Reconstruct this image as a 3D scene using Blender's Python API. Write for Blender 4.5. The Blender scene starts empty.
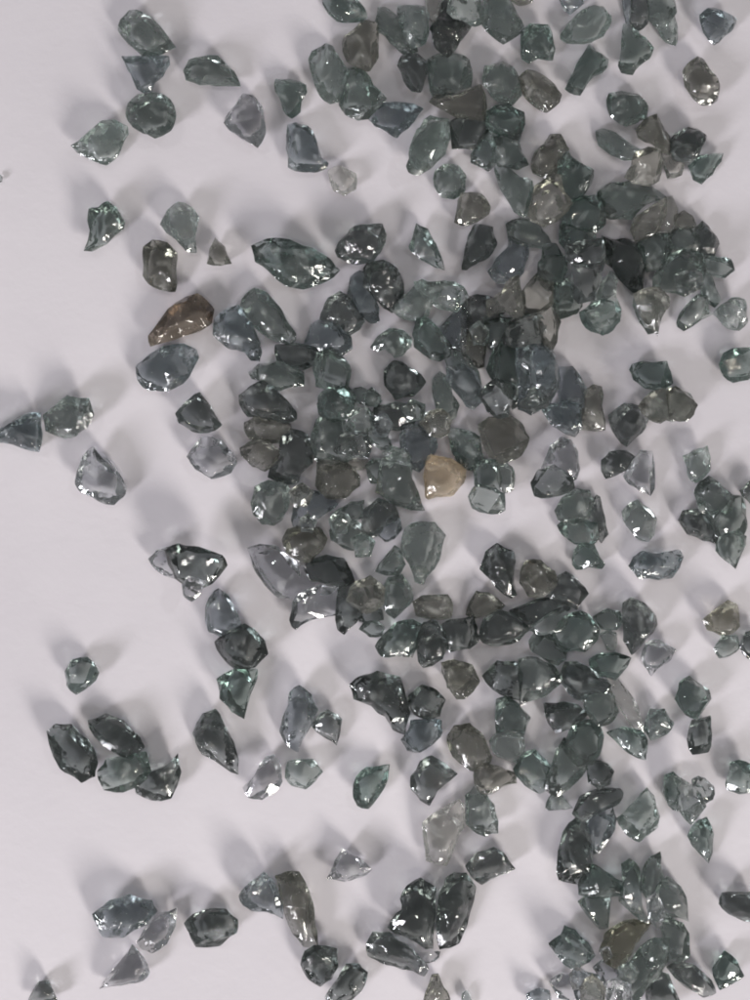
# A scatter of crushed, tinted glass stones on a sheet of white paper.
import bpy, bmesh, math, random
from mathutils import Vector, noise, Matrix
import numpy as np

scene = bpy.context.scene
COL = scene.collection

# ------------------------------------------------------------------ camera
MM = 0.0002                       # metres of paper per photograph pixel
W, H = 750, 1000
CAM_H = 0.250
TILT = math.radians(7)
cam_loc = Vector((0.0, -CAM_H * math.tan(TILT), CAM_H))
cam = bpy.data.objects.new("camera", bpy.data.cameras.new("camera"))
COL.objects.link(cam)
cam.location = cam_loc
cam.rotation_euler = (TILT, 0, 0)
scene.camera = cam
dist = cam_loc.length
cam.data.sensor_fit = 'VERTICAL'
cam.data.sensor_height = 32.0
cam.data.lens = 32.0 * dist / (H * MM)
cam.data.clip_start = 0.01
cam.data.clip_end = 20
R_CAM = Matrix.Rotation(TILT, 3, 'X')

def at(px, py, z):
    """the point of the level plane z seen at photograph pixel (px, py)"""
    d = R_CAM @ Vector(((px - W / 2) * MM / dist, -(py - H / 2) * MM / dist, -1.0))
    return cam_loc + d * ((z - cam_loc.z) / d.z)

# ------------------------------------------------------------------ nodes
def new_mat(name):
    m = bpy.data.materials.new(name); m.use_nodes = True
    nt = m.node_tree
    return m, nt, nt.nodes['Principled BSDF'], nt.nodes['Material Output']

def N(nt, t, **kw):
    n = nt.nodes.new(t)
    for k, v in kw.items(): setattr(n, k, v)
    return n

def paper_material():
    m, nt, p, out = new_mat('matte_paper')
    tc = N(nt, 'ShaderNodeTexCoord')
    n1 = N(nt, 'ShaderNodeTexNoise'); n1.inputs['Scale'].default_value = 9; n1.inputs['Detail'].default_value = 4
    n2 = N(nt, 'ShaderNodeTexNoise'); n2.inputs['Scale'].default_value = 900; n2.inputs['Detail'].default_value = 5
    n3 = N(nt, 'ShaderNodeTexNoise'); n3.inputs['Scale'].default_value = 45; n3.inputs['Detail'].default_value = 5
    cr = N(nt, 'ShaderNodeValToRGB')
    cr.color_ramp.elements[0].position = 0.35; cr.color_ramp.elements[0].color = (0.635, 0.602, 0.635, 1)
    cr.color_ramp.elements[1].position = 0.68; cr.color_ramp.elements[1].color = (0.715, 0.680, 0.710, 1)
    nt.links.new(tc.outputs['Object'], n1.inputs['Vector'])
    nt.links.new(tc.outputs['Object'], n2.inputs['Vector'])
    nt.links.new(tc.outputs['Object'], n3.inputs['Vector'])
    nt.links.new(n1.outputs['Fac'], cr.inputs['Fac'])
    nt.links.new(cr.outputs['Color'], p.inputs['Base Color'])
    p.inputs['Roughness'].default_value = 0.75
    p.inputs['Specular IOR Level'].default_value = 0.25
    mx = N(nt, 'ShaderNodeMath', operation='MULTIPLY_ADD'); mx.inputs[1].default_value = 9.0
    nt.links.new(n3.outputs['Fac'], mx.inputs[0]); nt.links.new(n2.outputs['Fac'], mx.inputs[2])
    b = N(nt, 'ShaderNodeBump'); b.inputs['Strength'].default_value = 0.22; b.inputs['Distance'].default_value = 0.00012
    nt.links.new(mx.outputs[0], b.inputs['Height']); nt.links.new(b.outputs['Normal'], p.inputs['Normal'])
    return m

# absorption colour, density (per metre), surface tint, share of milky body, base roughness
GLASS = {
    'g': ('grey_green_glass',   (0.615, 0.675, 0.65), 520, (0.72, 0.76, 0.74), 0.95),
    't': ('teal_glass',         (0.555, 0.645, 0.615), 600, (0.70, 0.745, 0.73), 0.95),
    'k': ('charcoal_glass',     (0.52, 0.56, 0.545), 560, (0.58, 0.61, 0.60), 0.96),
    'b': ('blue_grey_glass',    (0.60, 0.65, 0.65), 500, (0.70, 0.74, 0.76), 0.95),
    'o': ('brownish_grey_glass',(0.625, 0.63, 0.59), 580, (0.70, 0.70, 0.66), 0.93),
    'l': ('pale_green_glass',   (0.68, 0.74, 0.715), 370, (0.76, 0.80, 0.78), 0.94),
    'c': ('clear_grey_glass',   (0.72, 0.74, 0.74), 290, (0.84, 0.85, 0.86), 0.97),
    'p': ('colourless_glass',   (0.88, 0.88, 0.85), 130, (0.92, 0.92, 0.88), 0.94),
    'a': ('tan_glass',          (0.86, 0.77, 0.62), 280, (0.88, 0.80, 0.67), 0.86),
    'n': ('brown_glass',        (0.60, 0.53, 0.45), 650, (0.44, 0.38, 0.32), 0.84),
    'y': ('olive_yellow_glass', (0.66, 0.655, 0.57), 430, (0.74, 0.73, 0.65), 0.94),
}
def glass_material(key):
    name, absc, dens, tint, trans = GLASS[key]
    m, nt, p, out = new_mat(name)
    L = nt.links.new
    tc = N(nt, 'ShaderNodeTexCoord'); oi = N(nt, 'ShaderNodeObjectInfo')
    off = N(nt, 'ShaderNodeVectorMath', operation='SCALE'); off.inputs[0].default_value = (3.1, 1.7, 2.3)
    L(oi.outputs['Random'], off.inputs['Scale'])
    ad = N(nt, 'ShaderNodeVectorMath', operation='ADD'); L(tc.outputs['Object'], ad.inputs[0]); L(off.outputs[0], ad.inputs[1])
    vec = ad.outputs[0]
    # clouding: patches where the broken surface is frosted
    n1 = N(nt, 'ShaderNodeTexNoise'); n1.inputs['Scale'].default_value = 260; n1.inputs['Detail'].default_value = 5; n1.inputs['Distortion'].default_value = 0.6
    L(vec, n1.inputs['Vector'])
    rr = N(nt, 'ShaderNodeMapRange'); rr.inputs['From Min'].default_value = 0.55; rr.inputs['From Max'].default_value = 0.74
    rr.inputs['To Min'].default_value = 0.03; rr.inputs['To Max'].default_value = 0.22
    L(n1.outputs['Fac'], rr.inputs['Value']); L(rr.outputs[0], p.inputs['Roughness'])
    tr = N(nt, 'ShaderNodeMapRange'); tr.inputs['From Min'].default_value = 0.56; tr.inputs['From Max'].default_value = 0.78
    tr.inputs['To Min'].default_value = trans + 0.015; tr.inputs['To Max'].default_value = trans - 0.20
    L(n1.outputs['Fac'], tr.inputs['Value']); L(tr.outputs[0], p.inputs['Transmission Weight'])
    # tint differs a little from stone to stone
    hv = N(nt, 'ShaderNodeHueSaturation'); hv.inputs['Color'].default_value = (*tint, 1)
    mv = N(nt, 'ShaderNodeMapRange'); mv.inputs['To Min'].default_value = 0.9; mv.inputs['To Max'].default_value = 1.15
    L(oi.outputs['Random'], mv.inputs['Value']); L(mv.outputs[0], hv.inputs['Value'])
    L(hv.outputs[0], p.inputs['Base Color'])
    p.inputs['IOR'].default_value = 1.52
    # conchoidal ripples and chips
    wv = N(nt, 'ShaderNodeTexWave', wave_type='RINGS'); wv.inputs['Scale'].default_value = 90; wv.inputs['Distortion'].default_value = 7
    wv.inputs['Detail'].default_value = 2; L(vec, wv.inputs['Vector'])
    n2 = N(nt, 'ShaderNodeTexNoise'); n2.inputs['Scale'].default_value = 620; n2.inputs['Detail'].default_value = 6; L(vec, n2.inputs['Vector'])
    ma = N(nt, 'ShaderNodeMath', operation='MULTIPLY_ADD'); ma.inputs[1].default_value = 0.5
    L(wv.outputs['Fac'], ma.inputs[0]); L(n2.outputs['Fac'], ma.inputs[2])
    bp = N(nt, 'ShaderNodeBump'); bp.inputs['Distance'].default_value = 0.0004
    h1 = N(nt, 'ShaderNodeMath', operation='MULTIPLY'); h1.inputs[1].default_value = 37.7; L(oi.outputs['Random'], h1.inputs[0])
    h2 = N(nt, 'ShaderNodeMath', operation='FRACT'); L(h1.outputs[0], h2.inputs[0])
    h3 = N(nt, 'ShaderNodeMapRange'); h3.inputs['To Min'].default_value = 0.15; h3.inputs['To Max'].default_value = 0.72   # clean to crackled stones
    L(h2.outputs[0], h3.inputs['Value']); L(h3.outputs[0], bp.inputs['Strength'])
    L(ma.outputs[0], bp.inputs['Height']); # small flat fracture planes: the normal tips a different way in every cell
    dn = N(nt, 'ShaderNodeTexNoise'); dn.inputs['Scale'].default_value = 420; dn.inputs['Detail'].default_value = 2; L(vec, dn.inputs['Vector'])
    ds = N(nt, 'ShaderNodeVectorMath', operation='MULTIPLY_ADD'); ds.inputs[1].default_value = (0.0022,) * 3
    L(dn.outputs['Color'], ds.inputs[0]); L(vec, ds.inputs[2])
    acc = bp.outputs['Normal']
    for sc_, lo, hi in ((380, 0.12, 0.60), (1100, 0.02, 0.36)):
        vo = N(nt, 'ShaderNodeTexVoronoi'); vo.inputs['Scale'].default_value = sc_; L(ds.outputs[0], vo.inputs['Vector'])
        ce = N(nt, 'ShaderNodeVectorMath', operation='SUBTRACT'); ce.inputs[1].default_value = (0.5,) * 3; L(vo.outputs['Color'], ce.inputs[0])
        kk = N(nt, 'ShaderNodeMapRange'); kk.inputs['To Min'].default_value = lo; kk.inputs['To Max'].default_value = hi; L(h2.outputs[0], kk.inputs['Value'])
        sl = N(nt, 'ShaderNodeVectorMath', operation='SCALE'); L(ce.outputs[0], sl.inputs[0]); L(kk.outputs[0], sl.inputs['Scale'])
        aa = N(nt, 'ShaderNodeVectorMath', operation='ADD'); L(acc, aa.inputs[0]); L(sl.outputs[0], aa.inputs[1]); acc = aa.outputs[0]
    nn = N(nt, 'ShaderNodeVectorMath', operation='NORMALIZE'); L(acc, nn.inputs[0]); L(nn.outputs[0], p.inputs['Normal'])
    va = N(nt, 'ShaderNodeVolumeAbsorption'); va.inputs['Color'].default_value = (*absc, 1)
    md = N(nt, 'ShaderNodeMapRange'); md.inputs['To Min'].default_value = dens * 0.33; md.inputs['To Max'].default_value = dens * 0.95
    L(oi.outputs['Random'], md.inputs['Value']); L(md.outputs[0], va.inputs['Density'])
    L(va.outputs[0], out.inputs['Volume'])
    return m

# ------------------------------------------------------------------ the paper
def build_paper():
    bm = bmesh.new()
    bmesh.ops.create_grid(bm, x_segments=90, y_segments=90, size=0.45)
    for v in bm.verts:
        v.co.z += 0.0006 * (noise.noise(v.co * 14) - 0.6)
    me = bpy.data.meshes.new('paper'); bm.to_mesh(me); bm.free()
    me.shade_smooth()
    o = bpy.data.objects.new('paper', me); COL.objects.link(o)
    me.materials.append(paper_material()); o['kind'] = 'structure'
build_paper()

# ------------------------------------------------------------------ the stones
# "T ox oy s": following outlines are in units of 1/s pixel from (ox, oy); then colour key and corner list, lower stones first
TRACE = """
T 0 0 3.75
b 460,212 545,212 630,212 632,245 610,285 580,310 570,340 540,345 515,330 490,275 470,240
g 485,42 515,40 565,65 600,100 640,155 655,175 625,190 560,210 530,205 485,165 445,115 455,75
g 480,395 520,355 570,348 620,360 650,400 655,445 640,485 580,515 540,500 500,475 475,430
l 270,545 320,505 380,455 430,450 475,475 478,505 450,565 425,600 400,618 350,600 290,570
g -12,655 0,652 10,665 8,682 -10,688
T 200 0 3.75
g -60,265 -40,225 0,215 65,210 100,245 135,285 148,322 60,322 0,318 -50,300
c 90,460 110,420 160,352 200,360 230,395 240,450 245,500 215,552 160,520 110,485
t 285,298 340,300 395,320 400,350 380,380 375,420 345,442 325,430 305,380 285,345
b 330,470 360,462 405,475 430,510 445,580 480,610 475,630 400,645 330,628 325,560
p 480,640 530,620 585,650 585,710 540,735 500,715
T 300 0 5
t 108,-30 200,-40 280,-10 320,40 335,85 310,105 240,112 185,105 150,75 120,30
o 220,220 230,180 290,135 340,112 378,125 388,190 385,280 350,345 320,345 275,325 240,300 220,255
l 48,300 65,262 130,225 165,240 200,300 245,390 190,500 150,510 100,470 70,390
g 200,520 215,460 240,400 225,355 280,345 330,370 365,430 420,490 340,585 290,592 230,565
g 385,110 395,45 430,45 480,80 520,110 560,180 580,250 520,270 470,225 430,180 385,160
t 495,40 560,35 620,40 640,80 640,160 620,210 570,230 520,180 500,110
p 620,-20 700,-20 700,40 690,90 670,125 650,90 635,40
b 345,590 385,540 420,515 480,515 560,520 605,548 565,600 520,650 485,685 440,655 380,625
k 490,330 510,285 550,265 590,275 640,320 620,400 600,455 560,450 520,400
l 560,750 620,610 650,590 735,605 740,650 720,770 660,830 600,865 550,850 540,820
g 645,300 690,275 760,270 840,300 855,350 850,430 750,470 680,488 655,450
k 655,140 700,60 710,0 760,-20 800,60 860,120 790,210 740,280 690,240 665,200
T 450 0 5
g 0,-30 80,-40 140,-20 165,60 165,110 120,130 70,100 20,90 -10,60
g 180,-30 260,-40 300,10 330,70 365,135 320,180 265,212 220,180 165,120 170,50
o 300,-20 410,-25 412,10 350,30 310,10
t 365,150 400,125 490,130 510,190 522,240 510,300 440,290 400,315 365,290 360,240
b 540,-20 650,-30 668,15 630,50 600,75 570,50
l 560,170 600,130 640,80 690,42 760,40 800,80 790,130 760,180 670,212 590,212 560,190
t 580,440 620,360 660,280 695,225 730,260 790,300 780,340 720,380 655,475 600,460
g 170,380 180,335 265,312 310,340 345,400 352,470 300,522 240,505 195,450 170,420
o 350,390 390,355 460,375 520,425 552,470 540,510 480,558 430,535 380,490 355,440
o 5,490 80,450 150,425 170,480 175,540 160,600 90,595 30,580 -60,530 -90,510 -60,470 -10,480
k 10,610 60,595 170,605 190,640 170,690 110,740 20,735
t 190,560 230,535 300,535 360,565 365,620 340,700 250,670 200,640 180,600
t 110,770 170,690 210,660 230,720 225,820 190,850 110,810
g 225,690 290,670 335,690 355,760 388,815 340,840 240,825
T 600 0 5
b 110,-20 160,-20 150,60 140,130 120,70
k 165,-20 235,-10 240,60 235,115 195,148 155,125 150,80
l 290,140 350,90 370,80 385,200 375,225 330,210
g 240,-10 360,-20 378,60 345,100 280,130 240,95
g 120,130 150,125 180,165 230,200 262,240 240,290 195,320 165,365 110,355 95,320 110,250 115,190
b 500,75 540,42 600,50 680,95 665,140 620,180 570,222 540,195 510,130
o 415,360 440,320 490,285 520,300 540,350 580,400 592,450 585,500 545,522 510,525 465,490 425,430
g 38,500 50,470 110,460 190,475 235,530 230,590 175,615 130,628 80,600 45,560
l -15,660 20,648 110,690 190,740 260,765 240,790 190,800 120,800 60,775 0,730
o 185,650 240,595 285,575 305,620 340,680 355,730 340,765 300,750 260,715 200,690
k 355,700 400,660 440,642 480,650 525,680 500,745 480,790 420,805 365,795
T 300 150 5
k 180,500 195,460 245,410 280,380 350,372 410,372 430,430 400,510 360,560 290,572 230,555 195,530
t 545,480 570,410 582,368 640,395 680,470 722,600 670,585 590,540 550,500
l 550,20 565,-40 590,-100 650,-140 730,-140 735,-60 715,10 660,50 590,90 560,60
T 450 150 5
o 415,60 430,10 500,-70 550,-70 590,0 550,60 540,125 480,135 420,110
t 545,60 590,10 620,45 712,105 700,170 650,240 590,280 540,300 530,200
o 430,190 480,150 545,135 560,200 600,270 530,345 470,375 410,345 400,310
l 230,90 300,100 350,140 405,155 420,230 400,300 370,325 320,300 270,215 240,150
g -70,110 -30,78 40,85 75,130 70,200 20,240 -40,230 -72,180
o 25,360 40,280 60,220 150,220 200,285 190,320 130,360 60,375
k 65,590 70,540 95,420 130,375 210,390 232,470 190,535 120,575 85,595
g 290,375 350,350 430,365 480,430 495,470 470,492 400,480 340,470 300,440
b 200,600 240,540 290,490 300,440 380,480 385,530 360,610 300,650 240,655
t 450,610 470,490 530,485 570,550 565,620 540,670 500,700 460,680
T 600 150 5
o 130,130 165,80 180,20 240,-10 300,10 300,100 290,150 240,180 170,160
t 445,80 500,30 610,22 600,60 560,120 510,165 470,145
k 360,10 400,-20 440,-30 490,-10 460,40 400,55 370,40
g 0,210 60,170 150,160 240,180 330,245 250,260 200,290 160,340 60,340 0,300
p 320,250 360,240 385,300 350,420 290,410 280,380
o 160,400 180,340 250,290 325,245 325,290 310,360 260,430 180,450
o 370,330 420,305 460,330 480,380 430,400 380,380
k 480,400 515,365 555,410 590,465 570,520 520,535 490,500
g 380,400 440,390 490,430 490,500 420,500 350,490 350,430
k 20,440 80,460 150,460 190,500 220,580 205,695 160,700 110,650 70,590 20,550
g 190,470 240,430 300,425 350,430 350,500 300,580 240,600 210,540
t 510,530 600,540 650,550 665,600 620,635 560,625 510,600
g 280,640 340,540 420,510 500,530 520,600 500,680 420,720 330,700 280,690
k 380,630 430,610 500,620 510,680 440,715 390,700
t 510,600 560,640 600,740 570,780 520,750 500,680
g 170,780 180,730 250,700 300,710 330,760 300,830 280,900 240,910 200,850
b 0,640 60,650 75,700 20,740 -20,720
T 0 0 1
t 252,246 268,239 290,240 312,248 330,259 339,270 331,278 303,289 287,286 268,270 256,262
T 530 170 6.25
t 195,260 260,220 330,170 400,165 450,230 460,330 400,380 300,370 200,350
t 195,350 300,370 400,380 400,480 300,530 230,490 195,450
k 240,470 330,450 440,440 455,540 440,620 380,640 300,600 240,560
k 270,600 420,600 440,690 400,760 400,800 310,820 270,760
l 440,720 500,650 540,700 530,790 560,860 530,900 400,920 380,850
T 300 260 6.25
k 405,60 430,20 520,10 600,60 640,150 630,260 570,320 520,290 460,230 400,160
b 300,210 320,110 370,75 420,90 450,200 490,290 495,370 440,390 380,340 310,290
k 150,310 180,240 250,200 310,230 360,330 400,380 370,430 300,475 220,430 130,370
b 30,530 80,410 150,370 240,420 310,480 320,550 250,600 170,570 60,560
g 90,680 110,590 200,560 280,630 310,690 290,790 200,820 110,780
g 450,545 560,430 640,440 690,490 690,540 640,590 590,610 540,560 490,570
l 575,310 640,240 740,140 760,130 880,190 830,260 800,340 740,380 690,370 630,350
k 540,690 590,640 640,650 740,715 770,760 700,840 600,860 540,780
T 400 260 6.25
g 100,140 280,135 390,170 420,230 350,320 240,300 180,230 110,180
t 110,380 170,370 230,450 300,530 310,590 240,620 180,600 100,540 90,470
b 230,440 300,380 400,260 410,400 400,560 340,550 290,520
k 400,240 500,235 620,270 640,330 600,390 520,380 430,430 400,400
o 400,440 440,400 510,430 530,560 520,650 450,665 400,600
t 280,590 330,555 400,580 480,700 500,800 450,900 400,860 330,740
g 510,380 600,370 690,370 650,460 620,560 560,540 520,460
g 590,590 640,520 720,530 800,600 830,740 780,870 700,900 620,800 560,680
t 650,490 690,430 750,370 770,420 740,520 680,520
T 500 260 6.25
o 15,200 60,130 110,110 130,220 130,340 80,350 20,310 -60,350 -70,250
g 250,20 290,-20 410,-10 410,60 380,130 320,130 250,90
o 130,240 170,170 250,80 320,130 320,260 290,310 210,345 150,320
g 320,180 370,140 450,110 490,160 500,280 470,320 375,350 340,290
k 25,490 60,410 140,350 240,350 270,420 260,540 190,560 100,540 40,520
o 230,350 320,305 370,390 350,500 325,550 280,520 250,440
t 510,330 560,290 630,255 700,265 745,320 740,380 700,430 640,462 580,440 520,380
b 120,570 200,560 260,560 330,600 350,700 350,790 300,880 200,930 130,900 120,700
T 610 260 5.357
o 135,190 200,160 260,155 310,200 310,250 270,310 255,395 210,350 170,290
g 365,330 400,260 470,190 520,200 520,280 540,290 440,350 400,372 370,350
l 550,290 600,240 650,205 720,215 730,290 735,330 690,375 630,365 580,310
t 110,590 125,560 180,545 300,545 320,600 330,660 290,690 190,685 130,640
t 585,560 610,500 660,475 780,470 800,600 740,640 660,655 610,620
g 170,770 240,700 350,685 420,720 445,760 420,830 330,860 220,840
T 200 270 6.25
g 255,230 290,160 340,120 420,150 500,240 590,390 590,430 560,460 500,450 400,400 330,340 270,290
b 85,400 90,310 180,240 240,215 290,310 350,400 385,510 370,570 310,560 270,510 180,490
k 480,470 600,460 740,490 750,560 650,620 560,590 490,570
g 310,640 370,590 500,570 640,640 640,720 500,750 400,700 330,680
T 50 190 3.75
g 145,70 180,65 215,42 250,70 280,120 275,145 215,200 160,228 128,225 150,150
l 415,130 440,80 480,50 520,65 555,105 540,180 545,228 510,225 470,180
o 350,215 385,190 440,200 475,240 470,300 468,378 420,375 370,350 348,320
o 590,275 600,220 620,180 655,215 680,275 640,282
n 370,545 420,480 480,420 550,390 590,420 612,450 605,500 560,530 500,548 440,570 380,585
b 325,660 370,620 420,590 500,578 545,600 555,630 520,700 480,735 430,755 370,750 330,710
T 220 370 6.25
k 125,160 200,100 270,70 340,110 400,180 470,260 470,300 400,330 300,310 180,290 130,220
o 160,330 220,295 330,305 430,340 440,400 390,450 280,460 190,430 160,380
o 130,490 200,440 300,450 380,500 350,570 280,630 200,600 140,540
k 390,420 450,380 540,420 580,500 570,580 500,640 490,690 400,700 310,660 320,610 380,550
t 620,210 660,150 720,100 790,110 830,160 850,240 800,290 700,295 630,270
g 600,370 630,310 700,290 780,300 850,380 850,500 780,560 680,580 600,540 580,450
T 320 370 6.25
t 0,170 60,120 140,120 190,170 200,260 140,300 50,290 0,260
g 200,130 260,115 340,150 375,190 350,215 290,215 210,190
g 150,330 190,280 280,240 330,300 320,370 250,410 160,390
k 100,500 130,420 200,390 290,400 310,480 290,540 150,545
k 345,280 360,230 470,210 580,230 600,290 560,350 480,370 380,355
g 320,410 340,360 400,380 430,430 440,490 380,490 330,450
o 120,570 180,550 290,560 300,600 250,620 150,600
b 510,420 540,370 620,360 700,410 720,480 660,560 620,620 570,590 530,510
b 620,350 640,290 700,260 760,300 780,370 720,410 660,400
o 0,590 110,575 200,620 235,670 230,720 190,750 150,790 60,790 -10,720
g 380,620 400,560 500,545 560,600 570,680 600,750 640,860 560,860 440,810 360,760
g 290,600 330,560 400,570 390,640 370,700 320,700
g 400,520 450,480 520,500 560,540 540,590 470,580
T 410 340 6.25
b 240,180 330,160 390,190 430,280 460,350 440,375 390,420 350,400 290,320 240,250
g 150,260 190,215 230,240 260,340 300,400 280,470 220,500 170,430 150,350
o 70,520 120,460 200,440 250,500 240,570 190,605 130,590
k 440,350 540,250 650,290 650,360 610,470 550,480 490,440
t 250,590 270,560 340,570 430,610 440,690 450,760 400,810 330,800 270,700
o 440,540 500,490 620,480 690,530 735,610 700,690 650,740 570,760 500,720 460,640
T 430 420 6.25
g 420,270 470,260 515,300 530,370 520,430 470,450 430,420
t 280,280 330,250 430,260 440,380 430,440 300,440 285,370
g 245,480 270,430 300,400 400,430 460,460 465,560 430,580 330,575 270,550
a 0,230 60,240 130,250 215,310 200,390 150,450 90,470 0,485 -20,470 -30,350 -20,260
T 510 350 6.25
k 70,325 120,260 200,230 245,280 230,350 150,380 90,360
b 135,50 150,0 210,0 260,30 290,120 280,230 240,270 180,240 140,180
b 300,150 310,115 390,110 430,160 475,240 460,340 440,350 320,330 300,240
b 210,380 240,340 330,330 440,340 445,480 400,535 320,500 260,460
o 460,270 520,225 570,240 570,350 590,490 540,500 450,490 450,380
c 220,690 260,600 320,550 380,570 420,640 430,740 410,800 360,820 300,780 200,740
T 600 360 5
o 200,230 240,180 300,150 340,155 350,290 300,310 250,295 210,260
o 335,160 380,135 430,165 485,225 465,270 430,300 350,290 340,230
k 50,280 120,225 200,240 240,290 220,340 180,380 135,425 95,390 60,330
k 10,500 50,460 130,455 180,490 160,540 90,570 30,590 10,550
c 120,580 170,500 200,455 260,460 272,560 270,640 250,675 200,650 150,620
l 415,480 470,450 535,430 552,550 480,620 440,570
T 530 460 5.769
k 10,130 50,60 140,30 230,90 250,160 180,200 100,215 30,205
g 150,290 190,220 260,170 340,180 360,230 340,330 250,360 170,340
t 165,380 200,350 300,340 380,370 390,450 340,490 260,480 200,440
k 355,260 380,210 405,220 430,330 450,420 410,470 380,430 360,350
t 250,600 260,520 290,485 370,490 400,560 430,600 410,625 340,615 270,630
l 535,300 570,260 620,235 680,280 725,340 710,430 680,465 620,450 580,400 545,350
b 570,610 600,560 650,525 720,540 790,530 855,520 880,560 860,620 820,680 740,690 630,680
T 640 450 6.667
g 370,290 400,220 460,180 520,220 600,290 620,310 580,420 500,460 400,400
k 260,470 290,410 390,400 480,460 520,560 500,620 420,600 320,560
g 480,480 580,400 600,310 690,320 700,440 690,560 600,560 520,570
g 510,620 560,560 640,540 705,580 670,700 635,785 570,730 510,670
k 665,270 730,210 800,200 800,360 740,360 700,320
T 0 370 3.125
b -40,190 0,190 60,145 125,135 130,200 120,255 60,240 0,225 -40,240
g 135,140 210,80 275,90 292,140 270,180 240,205 200,212 145,190
c 235,355 260,270 290,240 330,270 395,365 385,395 355,420 310,410 260,385
k 550,135 600,85 625,72 655,110 692,170 650,195 600,190 560,165
c 585,270 630,210 690,220 740,290 720,320 660,342 610,310
c 465,590 490,565 540,550 560,600 545,650 490,625
k 520,565 560,545 620,555 690,580 705,610 660,665 600,680 550,650 530,610
c 570,670 590,645 640,660 625,700 600,722 575,705
T 240 470 6.25
g 70,200 100,110 180,70 270,90 310,140 290,250 260,300 210,340 140,330 90,270
b 350,200 370,150 450,140 540,150 595,215 540,260 460,310 400,350 350,360 335,300
o 280,440 310,380 400,360 490,370 530,430 500,500 440,560 380,565 300,510
c 50,490 130,470 230,480 300,540 400,600 470,700 420,760 330,800 230,790 160,720 110,650 80,580
k 410,620 440,570 540,540 640,560 700,690 640,720 540,710 450,690
T 330 460 5.769
g 30,300 120,250 190,240 180,330 120,360 40,350
g 10,410 60,360 150,360 200,430 200,490 150,515 80,500 20,460
k 190,400 200,290 280,230 360,260 390,340 320,370 270,430 220,430
b 265,420 330,360 400,345 410,400 370,450 320,468
l 415,500 440,400 530,360 600,370 660,440 640,500 600,620 540,705 490,690 460,600
g 320,560 370,500 400,520 430,600 390,660 330,660 270,640
T 260 560 6.25
c 190,370 210,260 290,190 380,160 480,170 490,330 420,350 300,380 230,430 205,410
k 480,330 500,180 560,140 650,170 680,260 600,380 530,450 490,420
T 360 570 6.25
g 130,150 180,60 260,40 310,110 320,190 270,240 215,290 160,240
k 0,280 40,240 130,250 140,310 60,330 0,320
g 0,370 30,325 110,320 150,360 130,410 60,415
o 340,200 400,165 540,160 570,220 560,290 480,300 360,280
t 110,470 220,340 320,320 380,350 360,440 320,540 230,530 150,535
k 370,560 360,440 400,340 460,320 530,400 540,470 500,550 400,595
k 520,350 570,320 700,300 720,360 730,430 680,480 570,500 520,440
o 520,590 590,570 690,600 735,690 700,740 620,780 550,730 530,660
T 460 530 5.357
k 110,210 140,120 200,80 285,120 285,230 300,340 270,360 220,330 170,270
o 330,210 370,165 430,165 500,220 510,290 450,350 370,350 325,280
k 475,320 530,250 570,230 640,290 680,340 620,420 560,390 490,370
o 45,420 90,330 150,340 235,405 180,450 80,470 40,450
k 105,570 130,480 210,430 290,450 370,530 310,590 200,615 130,600
k 280,430 380,390 500,365 590,390 570,430 450,480 360,510
g 370,530 450,470 540,420 570,450 560,520 480,550 420,560
g 375,600 400,560 480,560 570,640 560,690 520,720 440,680 390,650
T 560 580 6.25
t -30,320 40,240 130,205 190,250 230,310 220,370 150,435 60,430 -20,420
g 210,230 300,180 370,200 390,260 350,310 260,300
l 250,340 290,320 350,330 340,440 290,430
t 195,500 240,470 340,460 430,490 410,540 340,615 250,590 200,540
k 400,150 450,115 520,150 590,220 600,280 540,360 450,455 400,370 400,250
c 510,480 540,390 620,370 725,435 690,500 570,600 530,540
b 0,620 40,520 110,520 200,580 290,630 300,680 220,700 130,740 60,700
T 640 580 4.545
y 290,180 350,130 400,95 440,120 450,210 420,240 370,250 310,225
g 340,310 370,255 440,250 450,310 400,345 360,355
k 455,300 480,240 540,220 560,350 490,355
t 160,540 180,470 225,440 310,500 320,540 260,630 210,610
k 215,720 235,640 320,620 325,700 310,780 240,790
t 20,680 50,590 110,590 150,650 120,700 50,725
t 390,920 410,830 450,820 520,850 540,960 450,970 395,950
T 30 580 3.125
t 108,285 130,250 180,242 215,290 205,315 145,358 115,330
k 55,475 80,455 130,455 180,500 210,570 200,610 160,628 110,600 75,550
k 185,440 240,420 290,440 340,490 355,520 310,560 250,530 205,490
g 215,600 240,560 300,545 360,540 375,600 340,640 290,660 230,655
k 330,640 380,600 440,570 460,545 470,600 440,680 380,685 335,665
b 550,130 560,60 590,30 620,50 650,110 660,150 600,175 560,160
k 580,195 620,160 670,140 730,190 740,230 700,270 640,275 600,235
t 585,310 640,280 710,280 690,350 668,430 630,410 595,370
k 510,480 540,420 580,405 610,460 650,560 650,605 600,580 540,545 520,510
T 240 660 5.357
b 215,380 260,240 265,180 320,140 380,190 415,270 380,350 310,490 250,450
k 385,350 430,290 470,270 545,320 515,455 450,410
c 20,680 80,620 130,530 180,510 215,570 225,650 190,700 120,742 50,735
l 245,590 260,540 330,535 390,530 440,600 400,650 350,692 280,670 245,630
t 605,700 620,630 680,575 740,570 800,560 790,640 750,720 690,795 630,780
T 340 650 5.357
k 55,190 130,140 200,115 320,150 350,250 370,340 350,450 280,420 240,350 170,300 80,265
k 375,240 440,190 500,210 555,270 530,350 470,375 400,340 370,290
b 330,480 370,430 380,380 460,375 540,380 545,440 500,500 430,545 360,535
k 380,680 430,600 490,570 560,610 625,665 520,750 480,830 430,800 380,740
T 440 650 5.357
o 15,75 80,65 165,85 165,120 200,170 130,250 90,250 50,190
k 235,140 310,65 400,70 440,130 440,270 370,250 290,210
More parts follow.
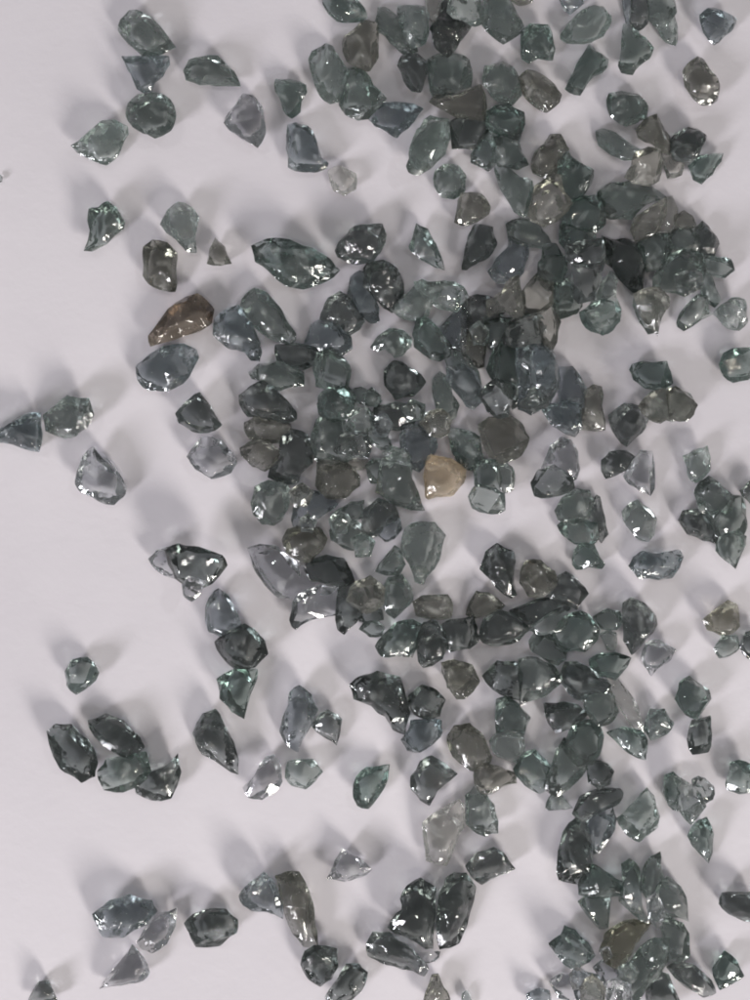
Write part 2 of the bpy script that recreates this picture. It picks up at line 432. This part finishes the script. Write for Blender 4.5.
g 430,60 520,50 600,90 645,170 560,240 440,285 430,180
t 305,270 350,255 420,290 480,360 450,450 380,455 305,440
l 270,490 300,455 440,455 445,560 400,600 340,580 290,550
o 45,470 80,410 160,400 210,440 250,510 280,570 260,620 190,650 110,600 60,540
o 190,640 220,600 300,625 400,660 400,710 330,730 270,770 220,760 190,720
t 400,640 440,570 510,540 560,590 600,640 570,740 530,760 460,720
T 530 650 5.769
k 185,170 210,80 270,80 380,140 450,200 430,240 330,240 280,280 230,230
g 315,290 350,240 420,230 480,270 500,350 460,410 400,430 350,380
k 90,310 200,305 270,320 330,370 280,410 220,450 150,470 115,420
p 450,170 510,180 570,250 630,380 660,440 620,460 560,400 500,290 450,230
t 450,480 540,450 640,470 670,520 660,625 590,600 520,550
g 200,560 250,440 340,410 400,450 420,500 400,600 360,650 280,660
g 90,780 150,600 200,520 260,600 320,660 300,720 230,790 160,830
k 320,640 400,640 450,660 480,700 460,770 400,800 340,760
T 410 750 5.357
p 70,390 170,320 260,270 290,300 285,420 230,540 200,610 140,600 90,590 75,480
g 300,250 350,190 400,230 450,300 468,380 468,440 400,455 340,430 300,390
k 295,620 360,550 450,520 500,550 562,635 480,670 385,722 330,680
T 520 740 5.769
g 150,390 170,330 210,290 250,330 300,390 240,400 170,405
k 310,420 350,330 430,290 560,290 585,310 560,370 440,430 360,465
b 380,480 420,430 530,390 552,460 520,560 460,640 415,655 400,540
k 225,640 250,540 320,460 380,480 410,560 415,700 400,810 330,820 230,800 220,720
l 565,450 640,380 730,280 770,330 800,440 790,500 690,582 620,540
T 630 740 6.25
t 205,330 215,220 270,205 320,260 320,330 300,440 240,400
g 270,230 360,270 440,330 470,410 380,520 310,440 300,330
k 390,250 430,230 520,290 515,370 450,400 400,350
t 360,600 430,500 480,480 525,590 515,700 490,765 420,690
T 60 850 3.75
b 125,240 190,190 260,170 340,190 362,230 320,280 240,325 160,320 140,280
c 290,345 320,290 360,240 435,220 430,290 400,350 345,385 310,370
c 150,520 190,460 240,400 270,355 310,400 335,460 310,490 260,500 200,510
k 465,275 500,240 560,220 620,222 665,260 660,310 600,358 510,362 485,310
T 220 830 4.6875
b 95,310 140,250 205,205 240,230 285,340 290,410 250,390 150,375 115,355
o 260,220 300,205 370,205 410,280 440,440 455,540 390,535 340,480 300,370 275,290
c 500,230 540,140 575,90 650,130 712,185 660,220 580,240
k 380,630 400,570 440,545 545,560 550,640 520,700 470,730 410,690
k 495,780 550,700 590,630 650,630 690,670 680,720 610,800 520,820
T 350 840 5
k 250,300 290,240 350,205 425,250 420,380 410,530 370,530 290,480 200,430 225,380 265,370
k 445,280 480,200 520,170 580,170 625,240 600,350 545,505 500,530 450,540 435,420
k 90,520 120,465 200,465 280,520 350,590 385,640 365,680 310,650 220,630 95,580
c 330,560 400,560 450,560 440,590 390,615 350,600
o 370,800 410,680 440,675 470,740 500,790 500,850 380,850
g 560,820 560,770 585,750 605,790 610,840
T 530 840 6.25
t 310,260 340,190 400,160 480,210 570,260 570,340 500,350 380,365 310,340
g 310,390 350,355 450,365 495,370 480,540 430,545 370,480
y 450,690 480,590 560,540 640,510 740,530 700,590 640,660 610,740 560,785 480,750
t 130,650 200,600 220,545 280,570 350,640 395,715 330,770 280,805 220,770
c 130,890 200,840 270,850 310,940 260,1000 180,980
b 260,870 300,820 420,850 430,920 400,1010 310,1020
T 600 840 5
g 110,130 150,105 195,150 200,230 210,330 240,400 200,390 100,300 115,220
g 215,150 250,90 300,65 305,130 320,190 290,290 240,300 205,240
g 250,330 290,230 340,190 400,240 430,330 435,400 370,380 260,390
g 290,400 340,390 410,420 440,470 445,570 400,605 330,600 320,490
k 340,640 400,605 470,630 550,700 570,760 510,780 440,740 380,690
g 100,680 160,610 200,550 260,510 330,510 330,600 290,680 240,720 180,820 80,820
k 240,720 290,670 340,680 390,800 380,840 240,840
k 595,320 610,265 680,262 770,260 800,420 720,405 640,370
t 565,640 620,555 680,600 718,680 600,748 575,700
T 0 900 6.25
k 170,640 245,510 305,500 360,640
T 530 840 6.25
b -20,960 40,930 120,940 130,1000 100,1040 -20,1040
T 0 0 1
o 348,600 356,583 370,577 383,588 382,604 366,612
p 661,160 672,154 684,161 681,174 668,178
c 595,968 606,959 618,966 616,980 602,984
o 581,988 592,976 604,988 602,1006 584,1008
c 606,984 616,979 629,985 630,1004 608,1005
c 600,950 608,947 612,957 604,962
g 619,968 632,961 638,972 630,984 620,980
g 643,950 655,939 667,950 662,966 648,968
c 647,900 657,894 665,912 657,928 649,918
c 570,975 578,968 587,974 583,986 573,988
g 402,408 412,400 424,405 422,418 408,420
o 290,492 302,484 312,492 306,506 294,506
b 372,420 384,414 392,424 386,436 374,434
g 352,540 364,534 374,542 370,555 356,556
k 424,640 436,634 446,642 442,658 428,660
t 556,288 566,280 576,288 572,302 560,303
g 330,520 340,512 350,520 346,532 334,532
k 300,520 308,514 316,522 312,532 302,531
g 470,330 479,322 488,330 484,344 474,344
g 364,395 372,388 380,396 376,406 366,405
"""
def read_trace():
    ox = oy = 0; s = 1; out = []
    for ln in TRACE.strip().splitlines():
        w = ln.split()
        if not w: continue
        if w[0] == 'T': ox, oy, s = float(w[1]), float(w[2]), float(w[3]); continue
        pts = [tuple(float(c) for c in q.split(',')) for q in w[1:]]
        out.append((w[0], [(ox + x / s, oy + y / s) for x, y in pts]))
    return out
STONES = read_trace()

def area(p):
    return 0.5 * sum(p[i - 1][0] * p[i][1] - p[i][0] * p[i - 1][1] for i in range(len(p)))

def describe(p):
    """area, centre, long and short width, angle of the long axis"""
    A = abs(area(p)); cx = sum(x for x, y in p) / len(p); cy = sum(y for x, y in p) / len(p)
    best = None
    for k in range(36):
        a = math.pi * k / 36; c, s = math.cos(a), math.sin(a)
        u = [x * c + y * s for x, y in p]; v = [-x * s + y * c for x, y in p]
        wu, wv = max(u) - min(u), max(v) - min(v)
        if best is None or wu * wv < best[0]: best = (wu * wv, wu, wv, a)
    _, wu, wv, a = best
    if wv > wu: wu, wv, a = wv, wu, a + math.pi / 2
    return dict(A=A, cx=cx, cy=cy, long=wu, short=wv, ang=a % math.pi, fill=A / (wu * wv + 1e-6))
INFO = [describe(p) for _, p in STONES]

def raster(p):
    """set of 2 px cells inside the outline"""
    xs = [q[0] for q in p]; ys = [q[1] for q in p]
    x0, x1, y0, y1 = int(min(xs)) - 1, int(max(xs)) + 2, int(min(ys)) - 1, int(max(ys)) + 2
    X, Y = np.meshgrid(np.arange(x0 - x0 % 2, x1, 2), np.arange(y0 - y0 % 2, y1, 2))
    ins = np.zeros(X.shape, bool)
    for i in range(len(p)):
        ax, ay = p[i - 1]; bx, by = p[i]
        if ay == by: continue
        ins ^= ((ay > Y) != (by > Y)) & (X < (bx - ax) * (Y - ay) / (by - ay) + ax)
    return set(zip(X[ins].tolist(), Y[ins].tolist()))
CELLS = [raster(p) for _, p in STONES]

def bisect(bm, co, no):
    g = bmesh.ops.bisect_plane(bm, geom=bm.verts[:] + bm.edges[:] + bm.faces[:], dist=1e-7, plane_co=co, plane_no=no, clear_outer=True)
    ed = [e for e in g['geom_cut'] if isinstance(e, bmesh.types.BMEdge)]
    if ed:
        bmesh.ops.holes_fill(bm, edges=ed, sides=0)

def chip(bm_rng, key, pts, h, zb, grow, cut=True):
    """one broken stone as a bmesh in local coordinates, origin on its underside"""
    rng = bm_rng
    c0 = at(sum(x for x, y in pts) / len(pts), sum(y for x, y in pts) / len(pts), zb)
    if area(pts) > 0: pts = pts[::-1]
    if len(pts) < 16:                                     # nicked edges
        q = []
        for k in range(len(pts)):
            (ax, ay), (bx, by) = pts[k], pts[(k + 1) % len(pts)]
            ll = math.hypot(bx - ax, by - ay); q.append((ax, ay))
            if ll > 9:
                t, o_ = rng.uniform(.35, .65), rng.uniform(-0.09, 0.07) * ll
                q.append((ax + (bx - ax) * t + (by - ay) / ll * o_, ay + (by - ay) * t - (bx - ax) / ll * o_))
        pts = q
    n = len(pts)
    rim = []
    tiltdir = rng.uniform(0, 2 * math.pi)
    for i, (x, y) in enumerate(pts):
        f = 0.40 + 0.16 * math.sin(tiltdir + 2 * math.pi * i / n) + rng.uniform(-0.07, 0.07)
        q = at(x, y, zb + f * h) - c0
        rim.append(Vector((q.x, q.y, f * h)))
    cen = sum(rim, Vector()) / n
    rim = [Vector((cen.x + (r.x - cen.x) * grow, cen.y + (r.y - cen.y) * grow, r.z)) for r in rim]
    def ring(m, sc, z0, dz, sh):
        start = rng.randrange(n); out = []
        idx = sorted(int(start + k * n / m) % n for k in range(m))
        for i in idx:
            r = rim[i]; s_ = sc * rng.uniform(0.82, 1.15)
            out.append((i, Vector((cen.x + (r.x - cen.x) * s_ + sh[0], cen.y + (r.y - cen.y) * s_ + sh[1], z0 + rng.uniform(-dz, dz)))))
        return out
    size = max((r - cen).length for r in rim)
    sh = (rng.uniform(-.16, .16) * size, rng.uniform(-.16, .16) * size)
    mt = min(n, rng.choice((3, 4, 5, 5, 6, 7)))
    top = ring(mt, rng.uniform(0.36, 0.66), h * 0.88, h * 0.14, sh)
    bot = ring(min(n, rng.choice((4, 5, 6))), 0.66, 0.0, 0.0, (0, 0))
    bm = bmesh.new()
    R = [bm.verts.new(v) for v in rim]
    def cap(loop, up):
        L_ = [(i, bm.verts.new(v)) for i, v in loop]
        m = len(L_)
        for k in range(m):
            i0, v0 = L_[k]; i1, v1 = L_[(k + 1) % m]
            span = (i1 - i0) % n or n
            half = span // 2 if rng.random() < .5 else (span + 1) // 2
            for j in range(span):
                a, b_ = R[(i0 + j) % n], R[(i0 + j + 1) % n]
                tri = (a, b_, v0 if j < half else v1)
                bm.faces.new(tri if up else tri[::-1])
                if j == half - 1 or (half == 0 and j == 0):
                    pass
            q = R[(i0 + half) % n]
            tri = (q, v1, v0)
            bm.faces.new(tri if up else tri[::-1])
        vs = [v for _, v in L_]
        if up and rng.random() < .55 and m > 3:        # a low ridge or peak on the top
            pk = bm.verts.new(sum((v.co for v in vs), Vector()) / m + Vector((rng.uniform(-.1, .1) * size, rng.uniform(-.1, .1) * size, h * rng.uniform(.02, .12))))
            for k in range(m):
                bm.faces.new((vs[k], vs[(k + 1) % m], pk))
        else:
            f = bm.faces.new(vs if up else vs[::-1])
            bmesh.ops.triangulate(bm, faces=[f])
    cap(top, True); cap(bot, False)
    bmesh.ops.recalc_face_normals(bm, faces=bm.faces)
    # flakes knocked off the upper side leave crisp flat scars
    for _ in range(rng.randint(7, 14) if cut else 0):
        az, tl = rng.uniform(0, 2 * math.pi), math.radians(rng.uniform(8, 62))
        nrm = Vector((math.cos(az) * math.sin(tl), math.sin(az) * math.sin(tl), math.cos(tl)))
        ds = sorted((v.co.dot(nrm) for v in bm.verts), reverse=True)
        ext = ds[0] - ds[-1]
        dd = max(ds[0] - ext * rng.uniform(0.06, 0.22), max(r.dot(nrm) for r in rim) - 0.01 * ext)
        if dd > ds[0] - 0.02 * ext: continue
        bisect(bm, nrm * dd, nrm)
    for _ in range(rng.randint(1, 3) if cut else 0):                    # and off the underside
        az, tl = rng.uniform(0, 2 * math.pi), math.radians(rng.uniform(105, 150))
        nrm = Vector((math.cos(az) * math.sin(tl), math.sin(az) * math.sin(tl), math.cos(tl)))
        ds = sorted((v.co.dot(nrm) for v in bm.verts), reverse=True)
        bisect(bm, nrm * max(ds[0] - (ds[0] - ds[-1]) * rng.uniform(0.05, 0.15), max(r.dot(nrm) for r in rim)), nrm)
    # curved fracture faces
    bmesh.ops.remove_doubles(bm, verts=bm.verts, dist=0.00012)
    bmesh.ops.triangulate(bm, faces=bm.faces)
    for _ in range(2):
        bmesh.ops.subdivide_edges(bm, edges=[e for e in bm.edges if e.calc_length() > 0.0007], cuts=1)
        bmesh.ops.triangulate(bm, faces=bm.faces)
    for _ in range(rng.choice((0, 1, 1))):
        bmesh.ops.smooth_vert(bm, verts=bm.verts, factor=0.15, use_axis_x=True, use_axis_y=True, use_axis_z=True)
    bm.normal_update()
    sd = Vector((rng.uniform(-50, 50), rng.uniform(-50, 50), rng.uniform(-50, 50)))
    amp = rng.choice((0.004, 0.008, 0.014, 0.026)) * min(size, h * 1.3)
    fr = 1.1 / size
    for v in bm.verts:
        d = noise.noise(v.co * fr * 1.6 + sd) * 1.0 + noise.noise(v.co * fr * 4.5 + sd) * 0.55
        d -= 0.5 * max(0.0, noise.noise(v.co * fr * 3.0 - sd)) # scooped flakes
        v.co += v.normal * d * amp * 1.6
        if v.co.z < 0: v.co.z = 0
    return bm, c0
MATS = {k: glass_material(k) for k in GLASS}
COLW = {'g': 'greenish', 't': 'teal', 'k': 'charcoal', 'b': 'bluish', 'o': 'brownish', 'l': 'pale',
        'c': 'clear', 'p': 'colourless', 'a': 'tan', 'n': 'brown', 'y': 'olive'}
HAND_AT = {   # photograph position -> what the stone at that place looks like
    (295, 263): 'largest oval teal stone with a pale corner, alone above the left of the pile',
    (443, 477): 'the only tan stone, chunky and opaque, at the lower edge of the central pile',
    (182, 318): 'the only reddish brown stone, smooth slanting wedge left of the pile',
    (343, 180): 'small nearly colourless stone fading into the paper, below the upper left cluster',
    (625, 940): 'olive yellow stone in the bottom right cluster',
    (80, 676): 'small lone teal stone on bare paper at the left, casting two shadows',
    (102, 475): 'clear five-sided stone alone on bare paper, left side, below a touching pair',
    (443, 825): 'large pale flat see-through stone, lower middle, touching an upright greenish oval',
    (105, 225): 'greenish jagged stone with a lower left spike, alone on bare paper upper left',
    (380, 695): 'largest teardrop of dark glass, lower middle, wide end up, tail pointing down right',
    (1, 178): 'tiny dark stone chip cut off by the left picture edge, upper part',
    (43, 990): 'pointed charcoal stone tip at the bottom left corner of the picture',
    (347, 864): 'small grey wedge with a flat base, alone on paper above the long brownish stone',
    (297, 905): 'longest brownish stone, near upright rod by the bottom, beside a bluish wedge',
    (715, 22): 'bluish fan shaped stone alone in the top right corner',
    (700, 81): 'brownish oval stone alone below the top right corner',
    (600, 316): 'round teal stone with a clear right rim, just under the upper right pile',
}
def shape_word(d, full=True):
    asp = d['long'] / max(d['short'], 1)
    if asp > 1.62:
        a = math.degrees(d['ang'])
        o = 'level' if a < 22 or a > 158 else 'upright' if 68 < a < 112 else 'slanting'
        return ('long ' + o) if full else 'long'
    if d['fill'] < 0.60: return 'triangular'
    if d['fill'] < 0.68: return 'pointed'
    if d['fill'] < 0.77: return 'rounded'
    return 'blocky'
def size_word(d):
    return 'tiny' if d['A'] < 420 else 'small' if d['A'] < 800 else 'large' if d['A'] > 1650 else ''
ROWS = ['at the top edge', 'near the top', 'in the upper part', 'above mid height', 'at mid height', 'under mid height', 'in the lower part', 'near the bottom', 'at the bottom edge']
COLS = ['far left', 'left', 'centre left', 'centre', 'centre right', 'right', 'far right']
def area_word(d):
    y = d['cy']; r = 0 if y < 30 else 8 if y > 970 else 1 + min(6, int((y - 30) / (940 / 7)))
    c = min(6, max(0, int(d['cx'] / (750 / 7))))
    return ROWS[r] + ', ' + COLS[c]
def rel(a, b):
    dx, dy = a['cx'] - b['cx'], a['cy'] - b['cy']
    if abs(dx) > 2 * abs(dy): return 'right of' if dx > 0 else 'left of'
    if abs(dy) > 2 * abs(dx): return 'below' if dy > 0 else 'above'
    return ('lower ' if dy > 0 else 'upper ') + ('right of' if dx > 0 else 'left of')
def looks(i, sized=True):
    w = [size_word(INFO[i])] if sized else []
    return ' '.join(x for x in w + [COLW[STONES[i][0]], shape_word(INFO[i], sized)] if x)
def make_labels():
    n = len(STONES); labs = [None] * n; used = {}
    order = []
    for i in range(n):
        near = sorted((j for j in range(n) if j != i and INFO[j]['A'] > 300), key=lambda j: (INFO[j]['cx'] - INFO[i]['cx'])**2 + (INFO[j]['cy'] - INFO[i]['cy'])**2)[:7]
        order.append(near)
    HAND = {}
    for (hx, hy), txt in HAND_AT.items():
        HAND[min(range(n), key=lambda j: (INFO[j]['cx'] - hx)**2 + (INFO[j]['cy'] - hy)**2)] = txt
    for i in range(n):
        if i in HAND: labs[i] = HAND[i]; continue
        cands = []
        for j in order[i]:
            cands.append(f"{looks(i)} stone {area_word(INFO[i])}, {rel(INFO[i], INFO[j])} {looks(j, False)} one")
        cands = [c for c in cands if len(c.split()) <= 16] or [cands[0].replace('at the ', 'at ')]
        pick = next((c for c in cands if c not in used), cands[0])
        used[pick] = i; labs[i] = pick
    return labs
LABELS = make_labels()
if len(set(LABELS)) < len(LABELS): print('DUP LABELS', len(LABELS) - len(set(LABELS)))

tops = []                         # (cells, top height) of the stones already down
for i, (key, pts) in enumerate(STONES):
    d = INFO[i]; rng = random.Random(1000 + i * 17)
    h = d['short'] * MM * rng.uniform(0.58, 0.82)
    h = min(h, 0.0068)
    if key in 'pc': h *= 0.85
    zb = 0.0
    for cj, tj in tops:
        ov = len(CELLS[i] & cj)
        if ov > 0.10 * min(len(CELLS[i]), len(cj)):
            k = min(1.0, ov / (0.35 * min(len(CELLS[i]), len(cj))))
            zb = max(zb, tj * (0.45 + 0.45 * k))
    zb = min(zb, 0.011)
    tops.append((CELLS[i], zb + h))
    crowd = sum(1 for q in INFO if (q['cx'] - d['cx'])**2 + (q['cy'] - d['cy'])**2 < 48**2)
    grow = 1.04 + min(0.14, 0.017 * (crowd - 1))
    for tr in range(4):                                   # a stone must be a closed solid
        bm, c0 = chip(rng, key, pts, h, zb, grow, tr < 3)
        if all(e.is_manifold for e in bm.edges): break
    me = bpy.data.meshes.new('glass_stone')
    bm.to_mesh(me); bm.free()
    me.shade_smooth(); me.set_sharp_from_angle(angle=math.radians(14))
    me.materials.append(MATS[key])
    o = bpy.data.objects.new('glass_stone', me); COL.objects.link(o)
    o.location = c0
    o['label'] = LABELS[i]; o['category'] = 'glass stone'; o['group'] = 'broken glass stones scattered on the white paper'

# ------------------------------------------------------------------ light
def lamp(name, az, el, dist_, size, power, colour, size_y=None):
    L = bpy.data.lights.new(name, 'AREA'); L.shape = 'RECTANGLE'; L.size = size; L.size_y = size_y or size
    L.energy = power; L.color = colour
    o = bpy.data.objects.new(name, L); COL.objects.link(o)
    a, e = math.radians(az), math.radians(el)
    o.location = Vector((math.cos(a) * math.cos(e), math.sin(a) * math.cos(e), math.sin(e))) * dist_
    o.rotation_euler = (-o.location).to_track_quat('-Z', 'Y').to_euler()
    return o
lamp('ceiling_lamp', -57, 21, 1.6, 0.30, 25, (1.0, 0.96, 0.91), 0.4)
lamp('window_lamp', -136, 21, 1.6, 0.30, 20.5, (0.96, 0.94, 1.0), 0.4)
lamp('added_glint_lamp', -80, 62, 1.6, 0.05, 1.7, (1.0, 0.93, 0.80))  # small warm lamp, added to make crisp glints on the facets
lamp('added_glint_lamp', 150, 66, 1.6, 0.05, 1.3, (1.0, 0.98, 0.95))  # another added lamp, for sparkle on the stones
lamp('added_glint_lamp', 20, 58, 1.6, 0.05, 1.3, (0.95, 0.98, 1.0))  # added likewise, a cool one for more glints
world = bpy.data.worlds.new("World"); scene.world = world; world.use_nodes = True
bg = world.node_tree.nodes['Background']
bg.inputs[0].default_value = (0.94, 0.95, 1.0, 1); bg.inputs[1].default_value = 0.20

# ------------------------------------------------------------------ render settings
scene.view_settings.view_transform = 'Standard'; scene.view_settings.look = 'None'
scene.view_settings.gamma = 1; scene.view_settings.exposure = 0
cy = scene.cycles
cy.max_bounces = 14; cy.transmission_bounces = 14; cy.glossy_bounces = 6; cy.diffuse_bounces = 4
cy.caustics_refractive = True; cy.caustics_reflective = True; cy.blur_glossy = 0.15
cy.sample_clamp_indirect = 8; cy.use_denoising = True; cy.filter_width = 1.9
